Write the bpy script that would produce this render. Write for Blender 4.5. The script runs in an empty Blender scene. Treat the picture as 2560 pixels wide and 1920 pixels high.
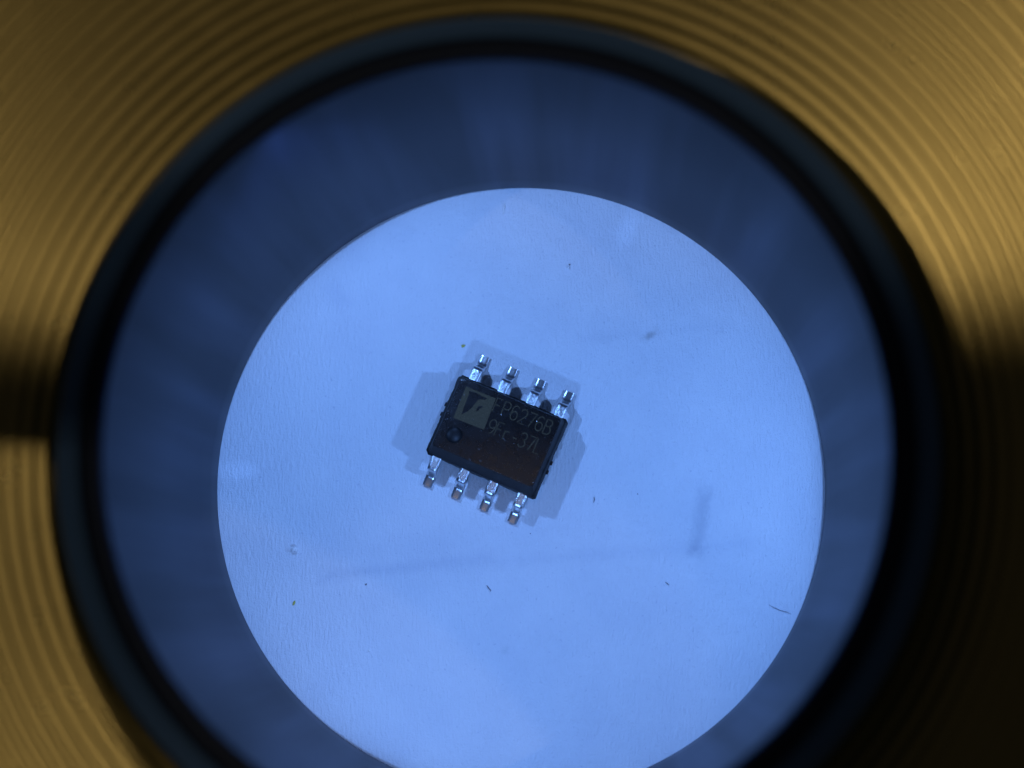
# A small eight-lead chip on white paper, looked at through the lit sleeve of a brass loupe.
# 1 Blender unit = 1 millimetre.
import bpy, bmesh, math, random
from mathutils import Vector, Matrix, noise

scene = bpy.context.scene
col = scene.collection
random.seed(7)

# ------------------------------------------------------------------ camera
F_PX = 4560.0            # focal length in pixels of the 2560 px wide photograph
H = 74.5                 # camera height over the paper
NADIR = Vector((240.0, -613.0, -F_PX)).normalized()   # straight down, in camera axes
zc = -NADIR
xc = (Vector((1, 0, 0)) - zc * zc.x).normalized()
yc = zc.cross(xc)
ROT = Matrix((xc, yc, zc))              # camera axes -> world axes
CAM = Vector((0, 0, H))

def at(px, py, z=0.0):
    """World point at height z that the photograph shows at pixel (px, py)."""
    d = ROT @ Vector((px - 1280.0, 960.0 - py, -F_PX))
    return CAM + d * ((z - H) / d.z)

cam_data = bpy.data.cameras.new('camera')
cam = bpy.data.objects.new('camera', cam_data)
col.objects.link(cam)
cam.matrix_world = Matrix.Translation(CAM) @ ROT.to_4x4()
cam_data.sensor_width = 36.0
cam_data.lens = 36.0 * F_PX / 2560.0
cam_data.clip_start = 1.0
cam_data.clip_end = 3000.0
cam_data.dof.use_dof = True
cam_data.dof.focus_distance = 74.6
APERTURE = 2.3                                   # mm across
cam_data.dof.aperture_fstop = cam_data.lens * 1e-3 / APERTURE
scene.camera = cam

# ------------------------------------------------------------------ world, lamps, exposure
world = bpy.data.worlds.new('World')
scene.world = world
world.use_nodes = True
bg = world.node_tree.nodes['Background']
bg.inputs['Color'].default_value = (0.9, 0.95, 1.0, 1)
bg.inputs['Strength'].default_value = 0.008

scene.view_settings.view_transform = 'Standard'
scene.view_settings.look = 'None'
scene.view_settings.exposure = 0.0
scene.view_settings.gamma = 1.0
scene.cycles.use_denoising = True
scene.cycles.max_bounces = 8
scene.cycles.sample_clamp_indirect = 4.0

TUBE_C = at(1297, 1213)                          # foot of the loupe's axis
TUBE_C.z = 0.0

def aim(o, target):
    o.rotation_euler = (Vector(target) - o.location).to_track_quat('-Z', 'Y').to_euler()

def around(clock_deg, elev_deg, dist, target=None):
    """A place seen from the loupe at a clock bearing (0 = picture top, 90 = right)."""
    a, e = math.radians(clock_deg), math.radians(elev_deg)
    base = Vector(target or (TUBE_C.x, TUBE_C.y, 18.0))
    return base + dist * Vector((math.sin(a) * math.cos(e), math.cos(a) * math.cos(e), math.sin(e)))

def area_lamp(name, clock, elev, dist, sx, sy, power, color):
    d = bpy.data.lights.new(name, 'AREA')
    d.shape = 'RECTANGLE'; d.size = sx; d.size_y = sy
    d.energy = power; d.color = color
    o = bpy.data.objects.new(name, d); col.objects.link(o)
    o.location = around(clock, elev, dist)
    aim(o, (TUBE_C.x, TUBE_C.y, 18.0))
    return o

def spot_lamp(name, loc, target, power, color, cone, blend, radius):
    d = bpy.data.lights.new(name, 'SPOT')
    d.energy = power; d.color = color
    d.spot_size = math.radians(cone); d.spot_blend = blend
    d.shadow_soft_size = radius
    o = bpy.data.objects.new(name, d); col.objects.link(o)
    o.location = loc
    aim(o, target)
    return o

# spots added for the brass highlights; cone edges stand in for a phone's shadow
WARM = (1.0, 0.88, 0.66)
def edged_lamp(name, clock, elev, edge_px, edge_z, upwards, half, blend, power, radius=5.0, dist=220.0):
    edge = at(*edge_px, edge_z)
    loc = around(clock, elev, dist, edge)
    to_edge = edge - loc
    side = Vector((1, -0.04, 0)).cross(to_edge).normalized()
    if (side.y > 0) != upwards: side = -side
    target = loc + to_edge + side * to_edge.length * math.tan(math.radians(half))
    return spot_lamp(name, loc, target, power, WARM, 2 * half, blend, radius)
edged_lamp('brass_spot', 98, 67, (60, 1106), 15.2, False, 7, 0.01, 50000, 0.4)
edged_lamp('brass_spot', 42, 64, (60, 1106), 15.2, False, 5, 0.01, 28000, 0.4)  # extra spot added to brighten the lower-left brass
edged_lamp('brass_spot', 92, 67, (60, 905), 16.5, True, 24, 0.07, 37000, 1.2)  # one unseen lamp split into two spots, leaving a shadow band between
edged_lamp('right_brass_spot', 262, 63, (2480, 880), 16.5, True, 24, 0.08, 64000, 1.2)
# added spot standing in for a brown reflection, cut off across the chip
over = edged_lamp('sheen_spot', 330, 83, (1240, 1143), 1.5, False, 2.4, 0.02, 36000, 1.5)
over.data.color = (1.0, 0.76, 0.58)
area_lamp('brass_fill', 190, 66, 220, 90, 40, 1300, WARM)  # unseen weak fill added to lift the brass at the top

# ------------------------------------------------------------------ materials
def material(name):
    m = bpy.data.materials.new(name); m.use_nodes = True
    nt = m.node_tree
    return m, nt, nt.nodes['Principled BSDF']

def N(nt, kind, **kw):
    n = nt.nodes.new(kind)
    for k, v in kw.items():
        if k in n.inputs: n.inputs[k].default_value = v
        else: setattr(n, k, v)
    return n

def ramp(nt, src, p0, p1, c0=(0, 0, 0, 1), c1=(1, 1, 1, 1)):
    r = nt.nodes.new('ShaderNodeValToRGB')
    r.color_ramp.elements[0].position = p0; r.color_ramp.elements[0].color = c0
    r.color_ramp.elements[1].position = p1; r.color_ramp.elements[1].color = c1
    nt.links.new(src, r.inputs['Fac'])
    return r.outputs['Color']

def math_node(nt, op, a, b=None, clamp=False):
    n = nt.nodes.new('ShaderNodeMath'); n.operation = op; n.use_clamp = clamp
    for i, v in enumerate((a, b)):
        if v is None: continue
        if isinstance(v, (int, float)): n.inputs[i].default_value = v
        else: nt.links.new(v, n.inputs[i])
    return n.outputs[0]

def coords(nt, scale=(1, 1, 1), rot=0.0, loc=(0, 0, 0)):
    tc = nt.nodes.new('ShaderNodeTexCoord')
    mp = nt.nodes.new('ShaderNodeMapping')
    mp.inputs['Scale'].default_value = scale
    mp.inputs['Rotation'].default_value = (0, 0, rot)
    mp.inputs['Location'].default_value = loc
    nt.links.new(tc.outputs['Object'], mp.inputs['Vector'])
    return mp.outputs['Vector']

def noise_tex(nt, vec, scale, detail=4.0, rough=0.6):
    n = nt.nodes.new('ShaderNodeTexNoise')
    n.inputs['Scale'].default_value = scale
    n.inputs['Detail'].default_value = detail
    n.inputs['Roughness'].default_value = rough
    nt.links.new(vec, n.inputs['Vector'])
    return n.outputs['Fac']

def bump(nt, bsdf, height, strength, dist):
    b = nt.nodes.new('ShaderNodeBump')
    b.inputs['Strength'].default_value = strength
    b.inputs['Distance'].default_value = dist
    nt.links.new(height, b.inputs['Height'])
    nt.links.new(b.outputs['Normal'], bsdf.inputs['Normal'])

# paper with faint fibres, rubbed smudges and creases
def make_paper():
    m, nt, b = material('paper')
    v = coords(nt)
    fib = noise_tex(nt, coords(nt, (1, 0.22, 1), 0.12), 9.0, 5, 0.65)
    fine = noise_tex(nt, v, 14.0, 3, 0.6)
    big = noise_tex(nt, v, 0.35, 3, 0.5)
    speck = noise_tex(nt, v, 6.0, 2, 0.5)
    base = ramp(nt, big, 0.3, 0.75, (0.80, 0.81, 0.83, 1), (0.88, 0.88, 0.88, 1))
    def multiply(c, mask, tint):
        mx = nt.nodes.new('ShaderNodeMix'); mx.data_type = 'RGBA'; mx.blend_type = 'MIX'
        nt.links.new(mask, mx.inputs[0]); nt.links.new(c, mx.inputs[6])
        mx.inputs[7].default_value = tint
        return mx.outputs[2]
    # tiny dark pits and pale fibres
    c = multiply(base, math_node(nt, 'MULTIPLY', ramp(nt, speck, 0.66, 0.76), 0.35), (0.45, 0.47, 0.55, 1))
    c = multiply(c, math_node(nt, 'MULTIPLY', ramp(nt, fib, 0.60, 0.78), 0.45), (0.97, 0.97, 0.97, 1))
    sep = nt.nodes.new('ShaderNodeSeparateXYZ')
    def blob(px, py, half_l, half_w, ang, soft, amount, tint, wob=0.5):
        """a smudge: soft rounded bar centred on a photograph pixel (sizes in mm)"""
        p = at(px, py)
        tc = nt.nodes.new('ShaderNodeTexCoord')
        sub = nt.nodes.new('ShaderNodeVectorMath'); sub.operation = 'SUBTRACT'
        nt.links.new(tc.outputs['Object'], sub.inputs[0]); sub.inputs[1].default_value = p
        rot = nt.nodes.new('ShaderNodeVectorRotate'); rot.rotation_type = 'Z_AXIS'
        rot.inputs['Angle'].default_value = -ang
        nt.links.new(sub.outputs[0], rot.inputs['Vector'])
        s = nt.nodes.new('ShaderNodeSeparateXYZ'); nt.links.new(rot.outputs[0], s.inputs[0])
        ax = math_node(nt, 'SUBTRACT', math_node(nt, 'ABSOLUTE', s.outputs['X']), half_l)
        ay = math_node(nt, 'SUBTRACT', math_node(nt, 'ABSOLUTE', s.outputs['Y']), half_w)
        d = math_node(nt, 'MAXIMUM', math_node(nt, 'MULTIPLY', ax, 0.6), ay)
        d = math_node(nt, 'ADD', d, math_node(nt, 'MULTIPLY', math_node(nt, 'SUBTRACT', noise_tex(nt, v, 3.0), 0.5), wob))
        mk = nt.nodes.new('ShaderNodeMapRange'); mk.interpolation_type = 'SMOOTHSTEP'
        nt.links.new(d, mk.inputs['Value'])
        mk.inputs['From Min'].default_value = -soft; mk.inputs['From Max'].default_value = soft
        mk.inputs['To Min'].default_value = amount; mk.inputs['To Max'].default_value = 0.0
        return mk.outputs['Result'], tint
    up = math.radians(82)
    for args in ((1752, 1305, 1.25, 0.24, up, 0.25, 0.40, (0.42, 0.45, 0.52, 1)),
                 (1732, 1375, 0.25, 0.22, up, 0.2, 0.22, (0.42, 0.45, 0.5, 1)),
                 (1340, 1398, 8.5, 0.10, math.radians(4), 0.45, 0.17, (0.42, 0.46, 0.58, 1)),
                 (1010, 1418, 3.5, 0.14, math.radians(7), 0.3, 0.16, (0.42, 0.46, 0.58, 1)),
                 (1640, 830, 3.0, 0.06, math.radians(5), 0.35, 0.15, (0.45, 0.48, 0.55, 1)),
                 (1626, 838, 0.28, 0.08, math.radians(35), 0.16, 0.55, (0.34, 0.33, 0.30, 1)),
                 (1795, 828, 0.08, 0.05, 0.4, 0.10, 0.35, (0.35, 0.37, 0.45, 1)),
                 (845, 740, 0.5, 0.25, 2.2, 0.35, 0.16, (0.45, 0.48, 0.6, 1)),
                 (900, 1375, 4.5, 0.5, math.radians(5), 0.9, 0.10, (0.45, 0.5, 0.62, 1)),
                 (1265, 1625, 0.10, 0.10, 0, 0.15, 0.3, (0.5, 0.55, 0.55, 1))):
        mk, tint = blob(*args)
        c = multiply(c, mk, tint)
    nt.links.new(c, b.inputs['Base Color'])
    b.inputs['Roughness'].default_value = 0.62
    b.inputs['Specular IOR Level'].default_value = 0.35
    h = math_node(nt, 'ADD', math_node(nt, 'MULTIPLY', fib, 1.0), math_node(nt, 'MULTIPLY', fine, 0.45))
    bump(nt, b, h, 0.9, 0.085)
    return m

def make_body():
    m, nt, b = material('black_epoxy')
    v = coords(nt)
    g = noise_tex(nt, v, 16.0, 3, 0.7)
    b.inputs['Base Color'].default_value = (0.013, 0.0095, 0.0085, 1)
    rr = ramp(nt, noise_tex(nt, v, 2.0, 2), 0.3, 0.7, (0.24, 0.24, 0.24, 1), (0.32, 0.32, 0.32, 1))
    nt.links.new(rr, b.inputs['Roughness'])
    b.inputs['Specular IOR Level'].default_value = 0.5
    bump(nt, b, g, 0.3, 0.02)
    return m

def make_side():
    m, nt, b = material('moulded_epoxy')
    b.inputs['Base Color'].default_value = (0.010, 0.009, 0.009, 1)
    b.inputs['Specular IOR Level'].default_value = 0.35
    b.inputs['Roughness'].default_value = 0.5
    bump(nt, b, noise_tex(nt, coords(nt), 10.0, 3), 0.3, 0.02)
    return m

def make_mark():
    m, nt, b = material('laser_mark')
    g = noise_tex(nt, coords(nt), 14.0, 3, 0.6)
    c = ramp(nt, g, 0.3, 0.7, (0.075, 0.060, 0.035, 1), (0.118, 0.090, 0.052, 1))
    nt.links.new(c, b.inputs['Base Color'])
    b.inputs['Roughness'].default_value = 0.9
    b.inputs['Specular IOR Level'].default_value = 0.1
    return m

def make_plating(name, rough, strength, tint):
    m, nt, b = material(name)
    b.inputs['Base Color'].default_value = tint
    b.inputs['Metallic'].default_value = 1.0
    b.inputs['Roughness'].default_value = rough
    if strength:
        bump(nt, b, noise_tex(nt, coords(nt), 14.0, 3, 0.7), strength, 0.03)
    return m

def simple(name, color, rough, metal=0.0, spec=0.5, bumps=None, emit=None):
    m, nt, b = material(name)
    b.inputs['Base Color'].default_value = (*color, 1)
    b.inputs['Roughness'].default_value = rough
    b.inputs['Metallic'].default_value = metal
    b.inputs['Specular IOR Level'].default_value = spec
    if bumps:
        bump(nt, b, noise_tex(nt, coords(nt), bumps[0], 3), bumps[1], bumps[2])
    if emit:
        b.inputs['Emission Color'].default_value = (*emit[:3], 1)
        b.inputs['Emission Strength'].default_value = emit[3]
    return m

def make_brass():
    m, nt, b = material('turned_brass')
    v = coords(nt)
    c = ramp(nt, noise_tex(nt, v, 0.25, 4), 0.3, 0.7, (0.64, 0.46, 0.16, 1), (0.68, 0.49, 0.175, 1))
    nt.links.new(c, b.inputs['Base Color'])
    b.inputs['Metallic'].default_value = 1.0
    rr = ramp(nt, noise_tex(nt, v, 0.8, 3), 0.3, 0.7, (0.27, 0.27, 0.27, 1), (0.30, 0.30, 0.30, 1))
    nt.links.new(rr, b.inputs['Roughness'])
    return m

PAPER = make_paper()
EPOXY = make_body()
EPOXY_SIDE = make_side()
MARK = make_mark()
TIN_ROUGH = make_plating('frosted_tin', 0.30, 0.7, (0.82, 0.84, 0.84, 1))
TIN_BEND = make_plating('smooth_tin', 0.30, 0.15, (0.70, 0.72, 0.74, 1))
COPPER = make_plating('cut_copper', 0.45, 0.3, (0.60, 0.22, 0.09, 1))
def make_sleeve():
    m, nt, b = material('sleeve_plastic')
    sheen_streak = noise_tex(nt, coords(nt, (1, 1, 0.02)), 0.36, 3, 0.5)
    c = ramp(nt, sheen_streak, 0.40, 0.64, (0.003, 0.004, 0.010, 1), (0.017, 0.021, 0.042, 1))  # paler streaks in the colour stand in for reflections on the wall
    nt.links.new(c, b.inputs['Base Color'])
    rr = ramp(nt, sheen_streak, 0.38, 0.66, (0.42, 0.42, 0.42, 1), (0.35, 0.35, 0.35, 1))
    nt.links.new(rr, b.inputs['Roughness'])
    b.inputs['Specular IOR Level'].default_value = 0.25
    bump(nt, b, sheen_streak, 0.2, 0.4)
    return m
SLEEVE = make_sleeve()
BLACK = simple('black_ring', (0.022, 0.032, 0.065), 0.55, 0.0, 0.25)
COLLAR_GLOW = simple('veil_glow_collar', (0.12, 0.24, 0.48), 0.5, 0.0, 0.3)  # navy glow of the lens veil put into the collar's colour
BRASS = make_brass()
LED_COL = (0.175, 0.385, 1.0)
LED_MAT = simple('led_dome', (0.8, 0.8, 0.8), 0.3, emit=(*LED_COL, 0.5))

# ------------------------------------------------------------------ mesh helpers
def link(name, bm, mats, parent=None, loc=None, smooth=None):
    me = bpy.data.meshes.new(name)
    bm.normal_update()
    bm.to_mesh(me); bm.free()
    for m in (mats if isinstance(mats, (list, tuple)) else [mats]):
        me.materials.append(m)
    if smooth is not None:
        for p in me.polygons: p.use_smooth = True
        me.set_sharp_from_angle(angle=math.radians(smooth))
    o = bpy.data.objects.new(name, me)
    col.objects.link(o)
    if parent: o.parent = parent
    if loc is not None: o.location = loc
    return o

def empty(name, loc, rotz=0.0):
    o = bpy.data.objects.new(name, None)
    col.objects.link(o)
    o.location = loc; o.rotation_euler = (0, 0, rotz)
    o.empty_display_size = 1.0
    return o

def tag(o, label=None, category=None, group=None, kind=None):
    if label: o['label'] = label
    if category: o['category'] = category
    if group: o['group'] = group
    if kind: o['kind'] = kind
    return o

def lathe(profile, segs=256, closed=True):
    bm = bmesh.new()
    rings = []
    for i in range(segs):
        a = 2 * math.pi * i / segs
        ca, sa = math.cos(a), math.sin(a)
        rings.append([bm.verts.new((r * ca, r * sa, z)) for r, z in profile])
    n = len(profile)
    for i in range(segs):
        A, B = rings[i], rings[(i + 1) % segs]
        for k in range(n if closed else n - 1):
            k2 = (k + 1) % n
            bm.faces.new((A[k], A[k2], B[k2], B[k]))
    bmesh.ops.recalc_face_normals(bm, faces=bm.faces)
    return bm

def prism(points, z0, z1):
    bm = bmesh.new()
    lo = [bm.verts.new((x, y, z0)) for x, y in points]
    hi = [bm.verts.new((x, y, z1)) for x, y in points]
    bm.faces.new(hi); bm.faces.new(lo[::-1])
    for i in range(len(points)):
        j = (i + 1) % len(points)
        bm.faces.new((lo[i], lo[j], hi[j], hi[i]))
    bmesh.ops.recalc_face_normals(bm, faces=bm.faces)
    return bm

# ------------------------------------------------------------------ the paper
bm = bmesh.new()
bmesh.ops.create_grid(bm, x_segments=40, y_segments=40, size=150)
for vtx in bm.verts:
    vtx.co.z = 0.0
paper = link('paper', bm, PAPER)
tag(paper, 'white sheet of paper under the chip', None, None, 'structure')

# ------------------------------------------------------------------ the loupe
RB = 12.42
loupe = empty('loupe', TUBE_C)
tag(loupe, 'brass loupe with a lit dark sleeve standing over the chip', 'loupe')

# inner sleeve: foot on the paper, slightly widening wall, recess for the lamps under its rim
sleeve_profile = [(RB + 0.10, 0.004), (RB + 0.03, 0.06), (RB, 0.2), (RB + 0.02, 1.6),
                  (RB + 0.12, 3.0), (RB + 0.38, 7.0), (RB + 0.68, 11.0), (RB + 1.12, 14.3),
                  (RB + 1.50, 14.4), (RB + 1.50, 16.7), (RB + 0.45, 16.98),
                  (RB + 1.60, 16.98), (RB + 1.60, 0.004)]
link('sleeve', lathe(sleeve_profile), SLEEVE, loupe, smooth=40)

# black retaining ring with rounded inner edge and a groove
ring_profile = [(RB + 0.35, 17.04)]
for k in range(11):
    a = math.radians(-90 - 15 * k)
    ring_profile.append((RB + 0.42 + 0.42 * math.cos(a), 17.34 + 0.30 * math.sin(a)))
ring_profile += [(RB + 0.60, 17.60), (RB + 0.78, 17.48), (RB + 0.84, 17.2), (RB + 0.84, 17.04)]
link('retaining_ring', lathe(ring_profile), BLACK, loupe, smooth=40)

# collar stepping down from the black ring to the brass, tinted with veil glow
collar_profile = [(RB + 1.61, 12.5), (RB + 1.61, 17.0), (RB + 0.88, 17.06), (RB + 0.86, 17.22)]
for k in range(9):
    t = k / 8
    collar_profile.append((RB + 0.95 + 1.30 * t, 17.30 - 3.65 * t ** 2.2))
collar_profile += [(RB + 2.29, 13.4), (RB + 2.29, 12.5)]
link('collar', lathe(collar_profile), COLLAR_GLOW, loupe, smooth=50)

# turned brass ring: ridged dish that climbs outwards
brass_profile = []
r0, z0 = RB + 2.30, 13.2
PITCH = 0.50
SLOPE = math.tan(math.radians(22))
NR = 17
brass_profile.append((r0, 12.2))
for k in range(NR):
    for t, h in ((0.0, 0.0), (0.18, 0.007), (0.42, 0.030), (0.58, 0.030), (0.82, 0.007)):
        r = r0 + (k + t) * PITCH
        brass_profile.append((r, z0 + (r - r0) * SLOPE + h))
r_out = r0 + NR * PITCH
z_out = z0 + (r_out - r0) * SLOPE
brass_profile += [(r_out, z_out), (r_out + 0.5, z_out + 0.1), (r_out + 0.9, z_out - 0.1),
                  (r_out + 1.1, z_out - 0.6), (r_out + 1.1, 0.6), (r_out + 0.9, 0.004), (r0, 0.004)]
link('ridged_ring', lathe(brass_profile, 320), BRASS, loupe, smooth=35)

# lamps of the loupe, hidden in the recess under the rim
led_mesh = None
for clock, lz, power, spot_px in ((90, 14.95, 7600, (596, 1175)), (203, 14.95, 6400, (1568, 573)), (325, 15.5, 7900, None)):
    a = math.radians(clock)
    dirv = Vector((math.sin(a), math.cos(a), 0))
    if led_mesh is None:
        bm = bmesh.new()
        bmesh.ops.create_uvsphere(bm, u_segments=16, v_segments=10, radius=0.22)
        for vtx in bm.verts:
            if vtx.co.z < 0: vtx.co.z *= 0.4
        led = link('led', bm, LED_MAT, loupe, smooth=60)
        led_mesh = led.data
    else:
        led = bpy.data.objects.new('led', led_mesh); col.objects.link(led); led.parent = loupe
    led.location = dirv * (RB + 1.24) + Vector((0, 0, lz + 0.6))
    inward = (-dirv + Vector((0, 0, -1.0))).normalized()
    led.rotation_euler = inward.to_track_quat('Z', 'Y').to_euler()
    pos = TUBE_C + dirv * (RB + 0.76) + Vector((0, 0, lz - 0.25))
    spot_lamp('led_light', pos, TUBE_C - dirv * 1.5, power, LED_COL, 112, 0.6, 0.38)
    if spot_px: spot_lamp('wall_glint_beam', pos, at(*spot_px), power * 1.1, LED_COL, 1.9, 0.7, 0.15)  # added narrow beam for the bright patch the sleeve wall would reflect

# ------------------------------------------------------------------ the chip
U = Vector((0.924, -0.383, 0)).normalized()
CHIP_ANG = math.atan2(U.y, U.x)
P0, P1 = at(1148, 936, 0.8), at(1423, 1050, 0.8)
P2, P3 = at(1065, 1132, 0.8), at(1337, 1253, 0.8)
chip_c = (P0 + P1 + P2 + P3) / 4
long_dir = ((P1 - P0) + (P3 - P2)).normalized()
CHIP_ANG = math.atan2(long_dir.y, long_dir.x)
CL = ((P1 - P0).length + (P3 - P2).length) / 4      # half length
CW = ((P2 - P0).length + (P3 - P1).length) / 4      # half width
chip = empty('microchip', (chip_c.x, chip_c.y, 0.0), CHIP_ANG)
tag(chip, 'black eight-lead microchip with silver legs lying on the paper', 'microchip')

def outline(x0, x1, y0, y1, cut, n=26, jitter=0.0, z=0.0, seed=1):
    """Rectangle with cut corners, walked counter-clockwise with many points."""
    cs = cut if isinstance(cut, (list, tuple)) else [cut] * 4     # bl, br, tr, tl
    corners = [(x0 + cs[0], y0), (x1 - cs[1], y0), (x1, y0 + cs[1]), (x1, y1 - cs[2]),
               (x1 - cs[2], y1), (x0 + cs[3], y1), (x0, y1 - cs[3]), (x0, y0 + cs[0])]
    pts = []
    for i in range(8):
        a, b = corners[i], corners[(i + 1) % 8]
        m = n if i % 2 == 0 else 3
        for k in range(m):
            t = k / m
            x, y = a[0] + (b[0] - a[0]) * t, a[1] + (b[1] - a[1]) * t
            if jitter:
                w = noise.noise(Vector((x * 3.1, y * 3.1, seed))) + 0.7 * noise.noise(Vector((x * 9.0, y * 9.0, seed + 5)))
                d = Vector((x, y)).normalized() * jitter * w
                x += d.x; y += d.y
            pts.append((x, y, z))
    return pts

bm = bmesh.new()
layers = [outline(-CL + 0.12, CL - 0.12, -CW + 0.12, CW - 0.12, 0.1, z=0.16),
          outline(-CL + 0.05, CL - 0.05, -CW + 0.05, CW - 0.05, 0.12, z=0.74),
          outline(-CL, CL, -CW, CW, (0.14, 0.09, 0.13, 0.12), jitter=0.034, z=0.78),
          outline(-CL, CL, -CW, CW, (0.14, 0.09, 0.13, 0.12), jitter=0.034, z=0.87, seed=2),
          outline(-CL + 0.09, CL - 0.10, -CW + 0.07, CW - 0.06, 0.10, z=0.90),
          outline(-CL + 0.20, CL - 0.24, -CW + 0.37, CW - 0.16, 0.07, z=1.48),
          outline(-CL + 0.23, CL - 0.27, -CW + 0.40, CW - 0.19, 0.08, z=1.50)]
loops = [[bm.verts.new(p) for p in L] for L in layers]
nL = len(loops[0])
for a, b in zip(loops[:-1], loops[1:]):
    for i in range(nL):
        j = (i + 1) % nL
        f = bm.faces.new((a[i], a[j], b[j], b[i])); f.material_index = 1
bm.faces.new(loops[0][::-1]).material_index = 1
# top face with the round index dimple
DX, DY, DR = -1.56, -0.66, 0.335
circ = [[], [], [], [], []]
for q, (rr, zz) in enumerate(((1.0, 1.50), (0.93, 1.465), (0.74, 1.425), (0.45, 1.39), (0.18, 1.375))):
    for k in range(40):
        a = 2 * math.pi * k / 40
        circ[q].append(bm.verts.new((DX + DR * rr * math.cos(a), DY + DR * rr * math.sin(a), zz)))
edges = []
for ringv in (loops[-1], circ[0]):
    for i in range(len(ringv)):
        a, b = ringv[i], ringv[(i + 1) % len(ringv)]
        e = bm.edges.get((a, b)) or bm.edges.new((a, b))
        edges.append(e)
res = bmesh.ops.triangle_fill(bm, use_beauty=True, edges=edges)
for g in res['geom']:
    if isinstance(g, bmesh.types.BMFace): g.material_index = 0
for a, b in zip(circ[:-1], circ[1:]):
    for i in range(40):
        j = (i + 1) % 40
        bm.faces.new((a[i], a[j], b[j], b[i])).material_index = 1
bm.faces.new(circ[-1]).material_index = 1
bmesh.ops.recalc_face_normals(bm, faces=bm.faces)
body = link('body', bm, [EPOXY, EPOXY_SIDE], chip, smooth=28)

# pale filler grains that glint in the moulded top: too many and too small to count
GRAIN = make_plating('filler_grain', 0.3, 0, (0.22, 0.22, 0.23, 1))
bm = bmesh.new()
rnd = random.Random(3)
x0, x1, y0, y1 = -CL + 0.24, CL - 0.28, -CW + 0.41, CW - 0.20
grains = 0
while grains < 900:
    x, y = rnd.uniform(x0, x1), rnd.uniform(y0, y1)
    if rnd.random() < 0.16: x = x0 + abs(rnd.gauss(0, 0.09))
    elif rnd.random() < 0.05: x = x1 - abs(rnd.gauss(0, 0.03))
    elif rnd.random() < 0.05: y = y0 + abs(rnd.gauss(0, 0.03))
    if (x - DX) ** 2 + (y - DY) ** 2 < (DR * 1.06) ** 2 or not (x0 < x < x1 and y0 < y < y1): continue
    r = 0.007 + 0.009 * rnd.random() ** 2
    n = Vector((rnd.gauss(0, 0.35), rnd.gauss(0, 0.35), 1)).normalized()
    t = n.orthogonal().normalized(); u = n.cross(t)
    c = Vector((x, y, 1.5035))
    a0 = rnd.random() * 6.28
    ring_v = [bm.verts.new(c + (t * math.cos(a0 + q * 1.5708) + u * math.sin(a0 + q * 1.5708)) * r * rnd.uniform(0.7, 1.2)) for q in range(4)]
    low = bm.verts.new((x, y, 1.49))
    bm.faces.new(ring_v)
    for q in range(4): bm.faces.new((ring_v[q], low, ring_v[(q + 1) % 4]))
    grains += 1
bmesh.ops.recalc_face_normals(bm, faces=bm.faces)
tag(link('filler_grain', bm, GRAIN, chip), kind='stuff')

# cut tie bars at the two ends
for sx in (-1, 1):
    for dy in (-0.13, 0.30) if sx < 0 else (-0.62, -0.22):
        bm = bmesh.new()
        bmesh.ops.create_cube(bm, size=1.0)
        for vtx in bm.verts:
            vtx.co.x *= 0.10; vtx.co.y *= 0.17; vtx.co.z *= 0.13
        bmesh.ops.bevel(bm, geom=bm.edges[:], offset=0.015, segments=1, affect='EDGES')
        for f in bm.faces:
            f.material_index = 1 if f.normal.x * sx > 0.9 else 0
        link('tie_bar', bm, [EPOXY_SIDE, COPPER], chip, loc=(sx * (CL + 0.015), dy + 0.1, 0.83))

# gull-wing leads
def lead_mesh(side, seed):
    rnd = random.Random(seed)
    path = [(CW - 0.25, 0.88), (CW + 0.02, 0.885), (CW + 0.30, 0.885), (CW + 0.42, 0.88), (CW + 0.49, 0.86), (CW + 0.545, 0.81),
            (CW + 0.59, 0.70), (CW + 0.65, 0.45), (CW + 0.69, 0.31), (CW + 0.73, 0.235), (CW + 0.79, 0.195), (CW + 0.88, 0.178), (CW + 1.17, 0.165)]
    T = 0.15; W = 0.205
    bm = bmesh.new()
    rows = []
    for i, (w, z) in enumerate(path):
        p = Vector((w, z))
        a = Vector(path[max(i - 1, 0)]); b = Vector(path[min(i + 1, len(path) - 1)])
        t = (b - a).normalized(); nrm = Vector((-t.y, t.x))
        if nrm.y < 0 and abs(nrm.x) < 0.2: nrm = -nrm
        lo = p - nrm * T
        ww = W * (1.0 + rnd.uniform(-0.02, 0.02)) * (0.96 if i == len(path) - 1 else 1.0)
        e = 0.028
        row = []
        for x, q in ((-ww, lo), (-ww, p - nrm * e), (-ww + e, p), (-ww * 0.4, p), (ww * 0.4, p), (ww - e, p), (ww, p - nrm * e), (ww, lo)):
            row.append(bm.verts.new((x, side * q.x, max(q.y, 0.004))))
        rows.append(row)
    m = len(rows[0])
    for i in range(len(rows) - 1):
        for k in range(m):
            k2 = (k + 1) % m
            f = bm.faces.new((rows[i][k], rows[i][k2], rows[i + 1][k2], rows[i + 1][k]))
            f.material_index = 0 if i < 3 else 1
    bm.faces.new(rows[0][::-1]); f = bm.faces.new(rows[-1]); f.material_index = 2
    bmesh.ops.recalc_face_normals(bm, faces=bm.faces)
    return bm

for side in (1, -1):
    for k in range(4):
        x = (k - 1.5) * 1.265 + (0.06 if side > 0 else -0.01)
        o = link('lead', lead_mesh(side, 10 * k + side), [TIN_ROUGH, TIN_BEND, COPPER], chip, loc=(x, 0, 0), smooth=50)

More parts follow.
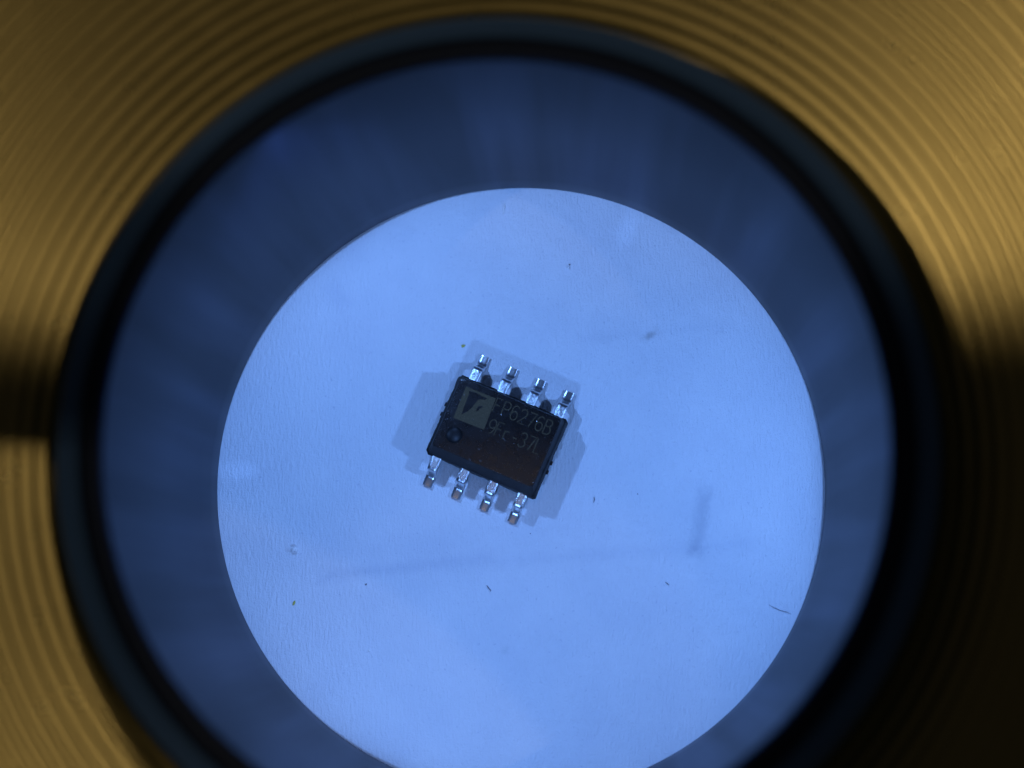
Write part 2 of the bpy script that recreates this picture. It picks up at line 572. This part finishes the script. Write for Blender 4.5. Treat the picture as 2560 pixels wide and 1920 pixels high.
# laser marks: square emblem with a dark slanted sign, then two lines of characters
TOPZ = 1.50
def zoom_to_chip(zx, zy):
    """place on the chip's top from a pixel of the enlarged photograph (x 3.072 from 920, 820)"""
    p = at(920 + zx / 3.072, 820 + zy / 3.072, TOPZ)
    d = p - Vector((chip_c.x, chip_c.y, TOPZ))
    c, s = math.cos(-CHIP_ANG), math.sin(-CHIP_ANG)
    return (d.x * c - d.y * s, d.x * s + d.y * c)

sq = [zoom_to_chip(*p) for p in ((752, 450), (982, 541), (890, 782), (655, 690))]
link('emblem', prism([sq[i] for i in (0, 3, 2, 1)], TOPZ + 0.001, TOPZ + 0.005), MARK, chip)
sign = [(775, 482), (830, 497), (880, 525), (915, 540), (900, 552), (868, 548), (845, 552), (822, 580), (798, 612), (765, 640), (722, 662),
        (716, 664), (727, 640), (736, 610), (752, 570), (768, 530), (778, 505)]
link('emblem_sign', prism([zoom_to_chip(*p) for p in sign], TOPZ + 0.003, TOPZ + 0.008), EPOXY, chip)
dot = [(850, 600), (882, 600), (874, 612), (858, 620), (846, 634), (828, 642), (834, 626), (842, 612)]
link('emblem_sign', prism([zoom_to_chip(*p) for p in dot], TOPZ + 0.003, TOPZ + 0.008), EPOXY, chip)

def arc(cx, cy, rx, ry, a0, a1, n=9):
    return [(cx + rx * math.cos(math.radians(a0 + (a1 - a0) * i / n)), cy + ry * math.sin(math.radians(a0 + (a1 - a0) * i / n))) for i in range(n + 1)]
GLYPH = {   # strokes in a cell 0.6 wide, 1 high
    'F': [[(0.0, 0), (0.0, 1), (0.52, 1)], [(0.0, 0.52), (0.42, 0.52)]],
    'P': [[(0.0, 0), (0.0, 1), (0.3, 1)] + arc(0.3, 0.74, 0.26, 0.26, 90, -90) + [(0.0, 0.48)]],
    '6': [arc(0.3, 0.70, 0.28, 0.30, 40, 180, 8) + [(0.02, 0.32)] + arc(0.3, 0.30, 0.28, 0.30, 180, 540, 16)],
    '2': [arc(0.29, 0.72, 0.27, 0.28, 165, -30, 9) + [(0.0, 0.0), (0.58, 0.0)]],
    '7': [[(0.0, 0.98), (0.58, 1.0), (0.44, 0.62), (0.24, 0.0)]],
    'B': [[(0.0, 0), (0.0, 1), (0.28, 1)] + arc(0.28, 0.77, 0.24, 0.23, 90, -90) + [(0.0, 0.54)],
          [(0.28, 0.54)] + arc(0.28, 0.27, 0.29, 0.27, 90, -90) + [(0.0, 0.0)]],
    '9': [arc(0.29, 0.70, 0.28, 0.30, 0, 360, 16) + [(0.56, 0.4), (0.42, 0.1), (0.2, 0.0)]],
    'r': [[(0.05, 0), (0.05, 0.62)], [(0.05, 0.40)] + arc(0.30, 0.40, 0.25, 0.22, 180, 60, 6)],
    '-': [[(0.1, 0.40), (0.46, 0.40)]],
    '3': [arc(0.27, 0.75, 0.26, 0.25, 155, -90, 9), arc(0.27, 0.25, 0.29, 0.26, 90, -155, 9)],
    'L': [[(0.02, 1), (0.02, 0), (0.52, 0)]],
}
def line_mesh(text, x0, y0, height, pitch, width):
    bm = bmesh.new()
    hw = width / 2
    for i, ch in enumerate(text):
        for s in GLYPH[ch]:
            pts = [Vector((x0 + i * pitch + p[0] * height * 0.80, y0 + p[1] * height)) for p in s]
            L, R = [], []
            for k in range(len(pts)):
                a, b = pts[max(k - 1, 0)], pts[min(k + 1, len(pts) - 1)]
                t = (b - a).normalized(); n = Vector((-t.y, t.x))
                w = hw * (1 + 0.25 * noise.noise(Vector((pts[k].x * 9, pts[k].y * 9, 3))))
                L.append(pts[k] + n * w); R.append(pts[k] - n * w)
            for k in range(len(pts) - 1):
                q = [R[k], R[k + 1], L[k + 1], L[k]]
                vs = [bm.verts.new((v.x, v.y, TOPZ + 0.004 + 0.0004 * (k % 2))) for v in q]
                vb = [bm.verts.new((v.x, v.y, TOPZ + 0.001)) for v in q]
                bm.faces.new(vs)
                for e in range(4):
                    f = (e + 1) % 4
                    bm.faces.new((vb[e], vb[f], vs[f], vs[e]))
    return bm
la = zoom_to_chip(952, 640); lb = zoom_to_chip(1335, 808)
pitch1 = (lb[0] - la[0]) / 6
for i, ch in enumerate('FP6276B'):
    link('letter', line_mesh(ch, la[0] + i * pitch1, la[1], 0.60, 0, 0.040), MARK, chip)
lc = zoom_to_chip(905, 800); ld = zoom_to_chip(1262, 955)
pitch2 = (ld[0] - lc[0]) / 6
for i, ch in enumerate('9Fr-37L'):
    link('letter', line_mesh(ch, lc[0] + i * pitch2, lc[1], 0.60, 0, 0.040), MARK, chip)

# ------------------------------------------------------------------ dust and fibres on the paper
WHITE_CRUMB = simple('white_crumb', (0.93, 0.93, 0.90), 0.12, 0.0, 1.0)
YELLOW = simple('yellow_crumb', (0.55, 0.50, 0.12), 0.7)
DARK = simple('dark_dust', (0.16, 0.15, 0.18), 0.8)
def crumb(px, py, sx, sy, h, ang, m, label, seed):
    bm = bmesh.new()
    bmesh.ops.create_icosphere(bm, subdivisions=2, radius=1.0)
    for v in bm.verts:
        k = 1.0 + 0.45 * noise.noise(v.co * 1.7 + Vector((seed * 3.1, 0, 0)))
        v.co = Vector((v.co.x * sx * k, v.co.y * sy * k, max(v.co.z, -0.3) * h * k))
    lo = min(v.co.z for v in bm.verts)
    p = at(px, py)
    o = link('crumb', bm, m, None, (p.x, p.y, -lo + 0.002))
    o.rotation_euler = (0, 0, ang)
    return tag(o, label, 'crumb')
crumb(735, 1373, 0.17, 0.11, 0.16, -0.1, WHITE_CRUMB, 'white crumb, the largest speck, on the paper left below the chip', 1)
crumb(1421, 669, 0.045, 0.075, 0.09, 0.2, WHITE_CRUMB, 'tiny bright speck on the paper above the chip', 2)
crumb(1158, 865, 0.09, 0.06, 0.05, 0.2, YELLOW, 'yellow crumb on the paper at the top left of the chip', 3)
crumb(735, 1508, 0.05, 0.11, 0.04, -0.4, YELLOW, 'faint yellow fleck on the paper under the large white crumb', 4)
crumb(923, 1626, 0.045, 0.055, 0.05, 0.3, WHITE_CRUMB, 'small pale speck low down on the paper near the sleeve', 5)
crumb(915, 1461, 0.028, 0.048, 0.03, -0.6, DARK, 'dark speck on the paper below and left of the chip', 6)
crumb(1326, 1334, 0.02, 0.022, 0.02, 0, DARK, 'tiny dark speck just below the chip shadow', 7)
crumb(1594, 1235, 0.028, 0.017, 0.02, -0.6, DARK, 'tiny dark speck on the paper right of the chip', 8)
crumb(1424, 662, 0.03, 0.03, 0.05, 0, DARK, 'dark dot touching the bright speck above the chip', 9)

def fibre(pts, r, m, label, z=0.03):
    bm = bmesh.new()
    P = [at(x, y) + Vector((0, 0, z)) for x, y in pts]
    rows = []
    for i, p in enumerate(P):
        t = (P[min(i + 1, len(P) - 1)] - P[max(i - 1, 0)]).normalized()
        n = Vector((-t.y, t.x, 0)); k = r * (0.45 if i in (0, len(P) - 1) else 1.0)
        rows.append([bm.verts.new(p + n * k * math.cos(a) + Vector((0, 0, k * math.sin(a)))) for a in [q * math.pi / 3 for q in range(6)]])
    for a, b in zip(rows[:-1], rows[1:]):
        for q in range(6):
            bm.faces.new((a[q], a[(q + 1) % 6], b[(q + 1) % 6], b[q]))
    bm.faces.new(rows[0][::-1]); bm.faces.new(rows[-1])
    bmesh.ops.recalc_face_normals(bm, faces=bm.faces)
    o = link('fibre', bm, m, None, smooth=80)
    return tag(o, label, 'fibre')
fibre([(1217, 1463), (1220, 1468), (1223, 1472), (1227, 1476), (1226, 1479)], 0.018, DARK, 'short curled dark fibre on the paper straight below the chip')
fibre([(1922, 1512), (1934, 1519), (1950, 1526), (1965, 1530), (1978, 1535)], 0.010, DARK, 'thin dark hair on the paper at the lower right by the sleeve')
fibre([(1485, 1242), (1486, 1249), (1484, 1257)], 0.015, DARK, 'short upright dark fibre on the paper right of the lowest legs')
fibre([(1262, 508), (1260, 522), (1258, 536)], 0.045, WHITE_CRUMB, 'pale upright fibre on the paper at the top of the opening')
fibre([(1663, 1455), (1668, 1459), (1673, 1463)], 0.016, DARK, 'tiny slanting dark fibre at the lower right of the paper')
